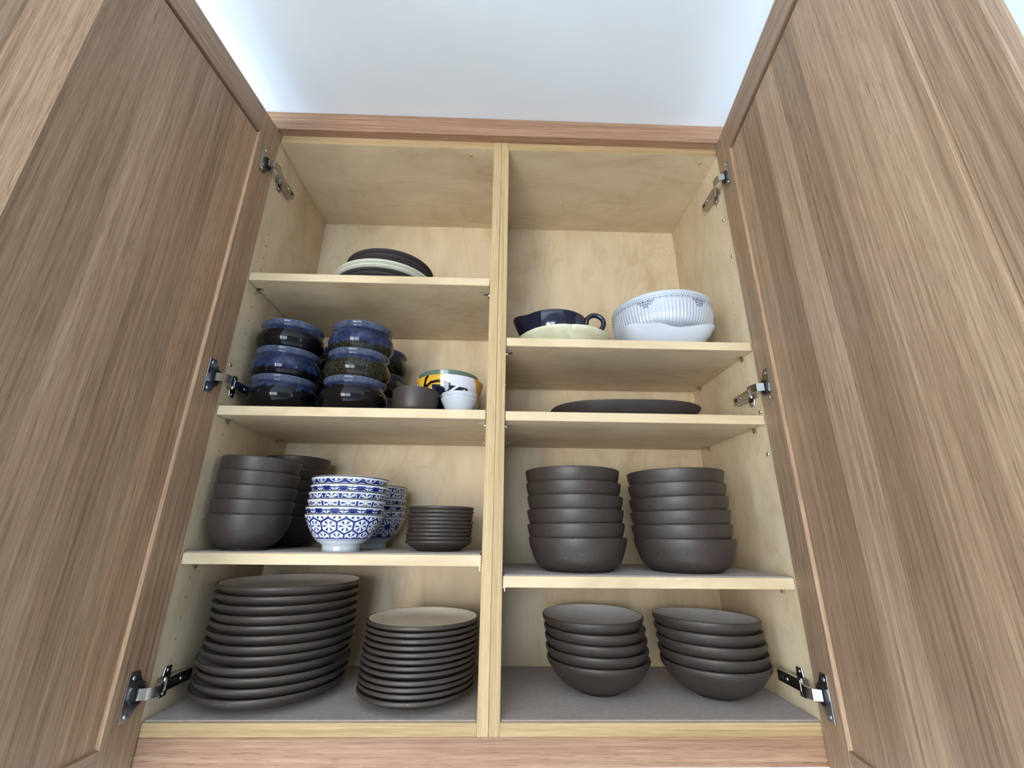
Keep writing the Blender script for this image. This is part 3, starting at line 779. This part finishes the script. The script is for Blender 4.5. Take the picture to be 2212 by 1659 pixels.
def saucer_prof(R, h):
    return [(0, 0.002), (0.037, 0.002), (0.038, 0.0), (0.0415, 0.0), (0.0425, 0.002), (0.053, 0.0068), (0.0625, 0.0130), (R - 0.0008, h - 0.0040), (R, h - 0.0022), (R - 0.0008, h), (R - 0.0020, h - 0.0006),
            (0.0612, h - 0.0066), (0.052, 0.0074), (0.042, 0.0054), (0, 0.0054)]
sm = lathe('saucer', saucer_prof(0.0655, 0.0195), 72, [M['brown'], M['brown_in']], split=10)
stack('saucer', sm, 10, -0.0915, 0.1050, L3 + LZ, 0.0070, lambda i, n: f'{ordinal(i, n)} small brown saucer beside the blue and white bowls', 'saucer', 'small brown saucers',
      jit=0.0012, lean=(0.002, 0), tilts={}, offs={7: (-0.0012, 0), 9: (-0.001, 0)})

# second shelf, left bay: glossy indigo bowls
drip_prof = refine([(0, 0.004), (0.038, 0.004), (0.040, 0.0), (0.046, 0.0), (0.0505, 0.0035), (0.0585, 0.0105), (0.0655, 0.0195), (0.0705, 0.031), (0.0710, 0.041), (0.0680, 0.053), (0.0630, 0.0625), (0.0618, 0.0670),
    (0.0645, 0.0720), (0.0662, 0.0765), (0.0655, 0.0795), (0.0636, 0.0800), (0.0614, 0.0785), (0.0598, 0.072), (0.0585, 0.066), (0.0645, 0.050), (0.0660, 0.038), (0.058, 0.020), (0.035, 0.010), (0, 0.009)], 3)
drip_prof = [(r * 0.976, z * 0.909) for r, z in drip_prof]
dm = lathe('indigo_bowl', drip_prof, 88, [M['drip']])
def drips(x, y, zoff, cols, where, group, lean=(0, 0), s=0.0622, offs=None):
    n = len(cols)
    for k, c in enumerate(cols):
        dx, dy = (offs or [(0, 0)] * n)[k]
        place('indigo_bowl', dm, x + dx, y + dy, L2 + 0.0003 + k * s, f'{("lowest", "middle", "top")[k]} glossy indigo and black bowl in the {where}', 'bowl', group, (0, 0, random.uniform(0, 6.28)), color=(c[0], c[1], c[2], 1))
drips(-0.4370, 0.0785, 0, [(0.62, 0.0, 0.55), (0.34, 0.0, 0.25), (0.66, 0.0, 0.10)], 'front stack beside the left wall', 'indigo bowls, front left stack', offs=[(0, 0), (-0.002, 0.001), (-0.003, 0.002)])
drips(-0.2865, 0.0785, 0, [(0.70, 0.05, 0.08), (0.66, 0.9, 0.30), (0.30, 0.9, 0.25)], 'front stack, second from the left wall', 'indigo bowls, front right stack', offs=[(0, 0), (0, 0.002), (0.002, 0.001)])
drips(-0.4340, 0.2200, 0, [(0.55, 0.0, 0.2), (0.55, 0.1, 0.2), (0.6, 0.0, 0.2)], 'back stack, mostly hidden at the left', 'indigo bowls, back left stack')
drips(-0.2815, 0.2200, 0, [(0.55, 0.1, 0.2), (0.6, 0.1, 0.2), (0.55, 0.5, 0.3)], 'back stack, behind the small brown bowl', 'indigo bowls, back right stack')

sb = lathe('small_bowl', refine([(0, 0.002), (0.028, 0.002), (0.030, 0.0), (0.034, 0.0), (0.040, 0.004), (0.0455, 0.014), (0.0480, 0.030), (0.0487, 0.050), (0.0482, 0.0535), (0.0462, 0.0535), (0.0448, 0.050), (0.0440, 0.030), (0.040, 0.013), (0.028, 0.007), (0, 0.006)], 3), 72, [M['brown'], M['brown_in']], split=24)
place('small_bowl', sb, -0.1535, 0.0700, L2 + 0.0003, 'small matt brown bowl standing alone in front of the indigo bowls', 'bowl')
wb = lathe('dip_bowl', refine([(0, 0.0015), (0.017, 0.0015), (0.018, 0.0), (0.021, 0.0), (0.0225, 0.003), (0.0275, 0.013), (0.0335, 0.026), (0.0385, 0.0365), (0.0382, 0.0378), (0.0368, 0.0376), (0.0325, 0.0285), (0.0262, 0.015), (0.020, 0.007), (0, 0.006)], 3), 64, [M['white_glaze']])
place('dip_bowl', wb, -0.0610, 0.0660, L2 + 0.0003, 'lower of two nested small white dip bowls', 'bowl', 'small white dip bowls')
place('dip_bowl', wb, -0.0605, 0.0670, L2 + 0.0100, 'upper of two nested small white dip bowls', 'bowl', 'small white dip bowls')
pt_prof = refine([(0, 0.002), (0.034, 0.002), (0.036, 0.0), (0.040, 0.0), (0.041, 0.005), (0.050, 0.015), (0.062, 0.034), (0.0725, 0.060), (0.0790, 0.082), (0.0805, 0.0865), (0.0798, 0.0880), (0.0780, 0.0875), (0.0752, 0.080), (0.0685, 0.060), (0.057, 0.034), (0.044, 0.017), (0, 0.010)], 3)
pm = lathe('painted_bowl', pt_prof, 80, [M['painted'], M['white_glaze']], split=33)
pl_prof = refine([(0, 0.002), (0.034, 0.002), (0.036, 0.0), (0.040, 0.0), (0.041, 0.005), (0.051, 0.015), (0.064, 0.034), (0.0728, 0.0540), (0.0742, 0.0585), (0.0736, 0.0598), (0.0722, 0.0594), (0.0700, 0.053), (0.060, 0.033), (0.046, 0.016), (0, 0.008)], 3)
pl_me = lathe('painted_bowl', pl_prof, 80, [M['painted'], M['white_glaze']], split=30)
place('painted_bowl', pl_me, -0.0965, 0.1800, L2 + 0.0003, 'lower yellow, white and navy painted bowl behind the white dip bowls', 'bowl', 'painted bowls', (0, 0, 0.1))
place('painted_bowl', pm, -0.0970, 0.1800, L2 + 0.0210, 'upper yellow, white and navy painted bowl with the celadon bowl in it', 'bowl', 'painted bowls')
gb = lathe('celadon_bowl', refine([(0, 0.002), (0.028, 0.002), (0.030, 0.0), (0.034, 0.0), (0.044, 0.012), (0.056, 0.032), (0.066, 0.056), (0.0710, 0.074), (0.0704, 0.0758), (0.0686, 0.0755), (0.062, 0.056), (0.050, 0.030), (0.03, 0.010), (0, 0.008)], 3), 72, [M['green_glaze']])
place('celadon_bowl', gb, -0.1000, 0.1800, L2 + 0.0470, 'grey-green glazed bowl nested in the painted bowls', 'bowl')

# top shelf, left bay: flat plates
def flat(R, h, fl): return [(0, 0.002), (0.55 * R, 0.002), (0.57 * R, 0.0), (0.61 * R, 0.0), (0.63 * R, 0.0025), (0.80 * R, 0.006), (0.84 * R, 0.0095), (0.95 * R, h - 0.004), (R - 0.0005, h - 0.0022), (R, h - 0.001), (R - 0.0012, h), (0.93 * R, h - 0.0016), (0.83 * R, fl + 0.003), (0.76 * R, fl), (0, fl)]
fa = lathe('flat_plate', flat(0.1180, 0.0200, 0.0085), 96, [M['black_ware']])
fc = lathe('flat_plate', flat(0.1205, 0.0200, 0.0085), 96, [M['cream_ware']])
fb = lathe('flat_plate', flat(0.1050, 0.0230, 0.0085), 96, [M['black_ware']])
z = L1 + 0.0003
for i, (me, x, y, dz, lab, tl) in enumerate(((fa, -0.262, 0.132, 0.0, 'lowest black plate on the top shelf of the left unit', 0), (fa, -0.262, 0.131, 0.0105, 'black plate directly under the two cream plates', 0),
        (fc, -0.2625, 0.131, 0.0195, 'lower of the two cream plates on the top shelf', 0), (fc, -0.262, 0.131, 0.0300, 'upper of the two cream plates on the top shelf', 0),
        (fb, -0.254, 0.131, 0.0520, 'smaller black plate lying on the upper cream plate', 0), (fb, -0.2545, 0.131, 0.0660, 'topmost smaller black plate of the top-shelf pile', 0))):
    place('flat_plate', me, x, y, z + dz, lab, 'plate', 'plates on the top shelf')

# top shelf, right bay: navy pouring bowl in a leaf dish, fluted bowl in a square dish
def leaf_dish():
    n = 96; R = 0.1185
    def ring(f, zf):
        out = []
        for i in range(n):
            a = 2 * PI * i / n
            e = 1 + 0.05 * math.cos(2 * (a - 1.57)) + 0.02 * math.cos(4 * a)
            notch = 1 - 0.025 * f * math.exp(-((math.atan2(math.sin(a + PI / 2 - 0.02), math.cos(a + PI / 2 - 0.02))) / 0.05) ** 2)
            out.append((R * f * e * notch * math.cos(a), R * f * notch * math.sin(a) * 0.98, zf))
        return out
    rs = [ring(0.02, 0.0), ring(0.30, 0.0), ring(0.42, 0.003), ring(0.62, 0.0115), ring(0.80, 0.0235), ring(0.93, 0.0355), ring(1.0, 0.0430), ring(1.0, 0.0450), ring(0.98, 0.0446), ring(0.90, 0.0370), ring(0.78, 0.0265), ring(0.60, 0.0150), ring(0.40, 0.0068), ring(0.02, 0.0060)]
    return loft('leaf_dish', rs, M['leaf'])
ld = place('leaf_dish', leaf_dish(), 0.1728, 0.1370, R1 + 0.0003, 'pale green leaf-like dish with woven texture under the navy bowl', 'dish')
vein = tube('vein', [(0.002, -0.036 - 0.080 * k / 10, 0.0005 + 0.0423 * (k / 10) ** 1.35) for k in range(11)], 0.0011, M['leaf'], 8)
link('vein', vein, None, ld)

def pourer():
    n = 96; R = 0.083
    def ring(r, zf, sp=0.0):
        out = []
        for i in range(n):
            a = 2 * PI * i / n; d = math.atan2(math.sin(a - math.radians(196)), math.cos(a - math.radians(196)))
            b = math.exp(-(abs(d) / 0.27) ** 2.6)
            out.append(((r + sp * b) * math.cos(a), (r + sp * b) * math.sin(a), zf + sp * b * 0.05))
        return out
    rs = [ring(0.002, 0.002), ring(0.040, 0.002), ring(0.042, 0.0), ring(0.046, 0.0), ring(0.050, 0.004), ring(0.066, 0.020), ring(0.076, 0.044, 0.006), ring(0.0805, 0.066, 0.014), ring(0.0825, 0.079, 0.0185), ring(0.0838, 0.0862, 0.019), ring(0.0832, 0.0885, 0.0185), ring(0.0812, 0.0885, 0.0175),
          ring(0.0790, 0.082, 0.016), ring(0.0765, 0.068, 0.011), ring(0.070, 0.044, 0.003), ring(0.058, 0.020), ring(0.040, 0.0105), ring(0.002, 0.010)]
    return loft('pouring_bowl', rs, M['navy_glaze'])
po = place('pouring_bowl', pourer(), 0.1530, 0.1500, R1 + 0.0172, 'glossy navy pouring bowl with spout and ring handle, in the leaf dish', 'bowl')
hp = []
for k in range(17):
    a = math.radians(186 - 290 * k / 16)
    hp.append((0.1020 + 0.0215 * math.cos(a), -0.012, 0.0900 + 0.0215 * math.sin(a)))
link('handle', tube('handle', hp, 0.0062, M['navy_glaze'], 14), None, po)

def square_dish():
    n = 128
    def ring(hx, hy, zf, lift=0.0, p=5.0, out=0.0, wave=0.0):
        res = []
        for i in range(n):
            a = 2 * PI * i / n; c, sn = math.cos(a), math.sin(a)
            r = 1 / ((abs(c / hx) ** p + abs(sn / hy) ** p) ** (1 / p))
            cor = abs(math.sin(2 * a)) ** 3
            mid = math.exp(-((a - math.radians(255)) / 0.22) ** 2)
            res.append(((r + out * cor) * c, (r + out * cor) * sn, zf + lift * cor + wave * mid))
        return res
    X, Y = 0.097, 0.101
    rs = [ring(0.002, 0.002, 0.0), ring(0.062, 0.066, 0.0, p=4), ring(0.072, 0.076, 0.003, p=4), ring(0.082, 0.086, 0.014, 0.001, 5), ring(0.091, 0.095, 0.027, 0.003, 6, 0.003), ring(X - 0.0005, Y - 0.0005, 0.0378, 0.0075, 7, 0.006, 0.008), ring(X, Y, 0.0392, 0.008, 7, 0.0065, 0.009), ring(X - 0.0016, Y - 0.0016, 0.0394, 0.008, 7, 0.006, 0.009),
          ring(0.0875, 0.0915, 0.027, 0.003, 6, 0.003), ring(0.0800, 0.0840, 0.015, 0.001, 5), ring(0.072, 0.076, 0.0066, p=4), ring(0.002, 0.002, 0.006)]
    return loft('square_dish', rs, M['white_glaze'])
place('square_dish', square_dish(), 0.3970, 0.1160, R1 + 0.0003, 'plain white square dish with raised corners under the fluted bowl', 'dish', None, (0, 0, math.radians(-2)))
NF = 90
def flute(a, r, z, k):
    return r * (1 + (0.006 * min(1, max(0, (z - 0.012) / 0.02)) * min(1, max(0, (0.099 - z) / 0.004)) * math.cos(NF * a) if fl_out[k] else 0))
fp = refine([(0, 0.003), (0.042, 0.003), (0.044, 0.0), (0.049, 0.0), (0.050, 0.005), (0.054, 0.018), (0.0640, 0.0330), (0.0880, 0.0445), (0.1025, 0.0525), (0.1095, 0.063), (0.1138, 0.080), (0.1166, 0.102), (0.1180, 0.1190),
             (0.1174, 0.1206), (0.1154, 0.1200), (0.1135, 0.102), (0.1108, 0.080), (0.1060, 0.064), (0.098, 0.053), (0.082, 0.0455), (0.058, 0.034), (0.04, 0.009), (0, 0.008)], 4)
fl_out = [i > 14 and i < 48 for i in range(len(fp))]
fm = lathe('fluted_bowl', fp, NF * 6, [M['lace'], M['white_glaze']], split=52, flute=flute)
place('fluted_bowl', fm, 0.4155, 0.1260, R1 + 0.0078, 'large fluted white bowl with blue lace border and hanging crests', 'bowl', None, (0, 0, 0))

# fourth shelf, right bay: long dark platter
def platter():
    n = 120
    def ring(f, zf, lift=0.0):
        out = []
        for i in range(n):
            a = 2 * PI * i / n; c, s = math.cos(a), math.sin(a)
            p = 2.6; r = 1 / ((abs(c / 0.166) ** p + abs(s / 0.118) ** p) ** (1 / p))
            out.append((r * f * c, r * f * s, zf + lift * (0.6 + 0.25 * math.sin(a * 2 + 2.2) + 0.35 * math.cos(a + 2.0))))
        return out
    rs = [ring(0.02, 0.002), ring(0.60, 0.002), ring(0.62, 0.0), ring(0.70, 0.0), ring(0.80, 0.006), ring(0.92, 0.017, 0.003), ring(0.99, 0.0265, 0.006), ring(1.0, 0.0295, 0.006), ring(0.985, 0.0300, 0.006), ring(0.90, 0.021, 0.003), ring(0.78, 0.012), ring(0.60, 0.008), ring(0.02, 0.008)]
    return loft('platter', rs, M['black_ware'])
place('platter', platter(), 0.3060, 0.1350, R2 + 0.0003, 'long dark oval platter lying alone on the shelf under the white bowls', 'platter')

# worktop below the cabinets (outside the frame, it bounces daylight up into them)
o = box('worktop', -1.6, 1.6, -0.33, WB - 0.002, -0.50, -0.46, M['stone'], None, 0.003)
o['kind'] = 'structure'
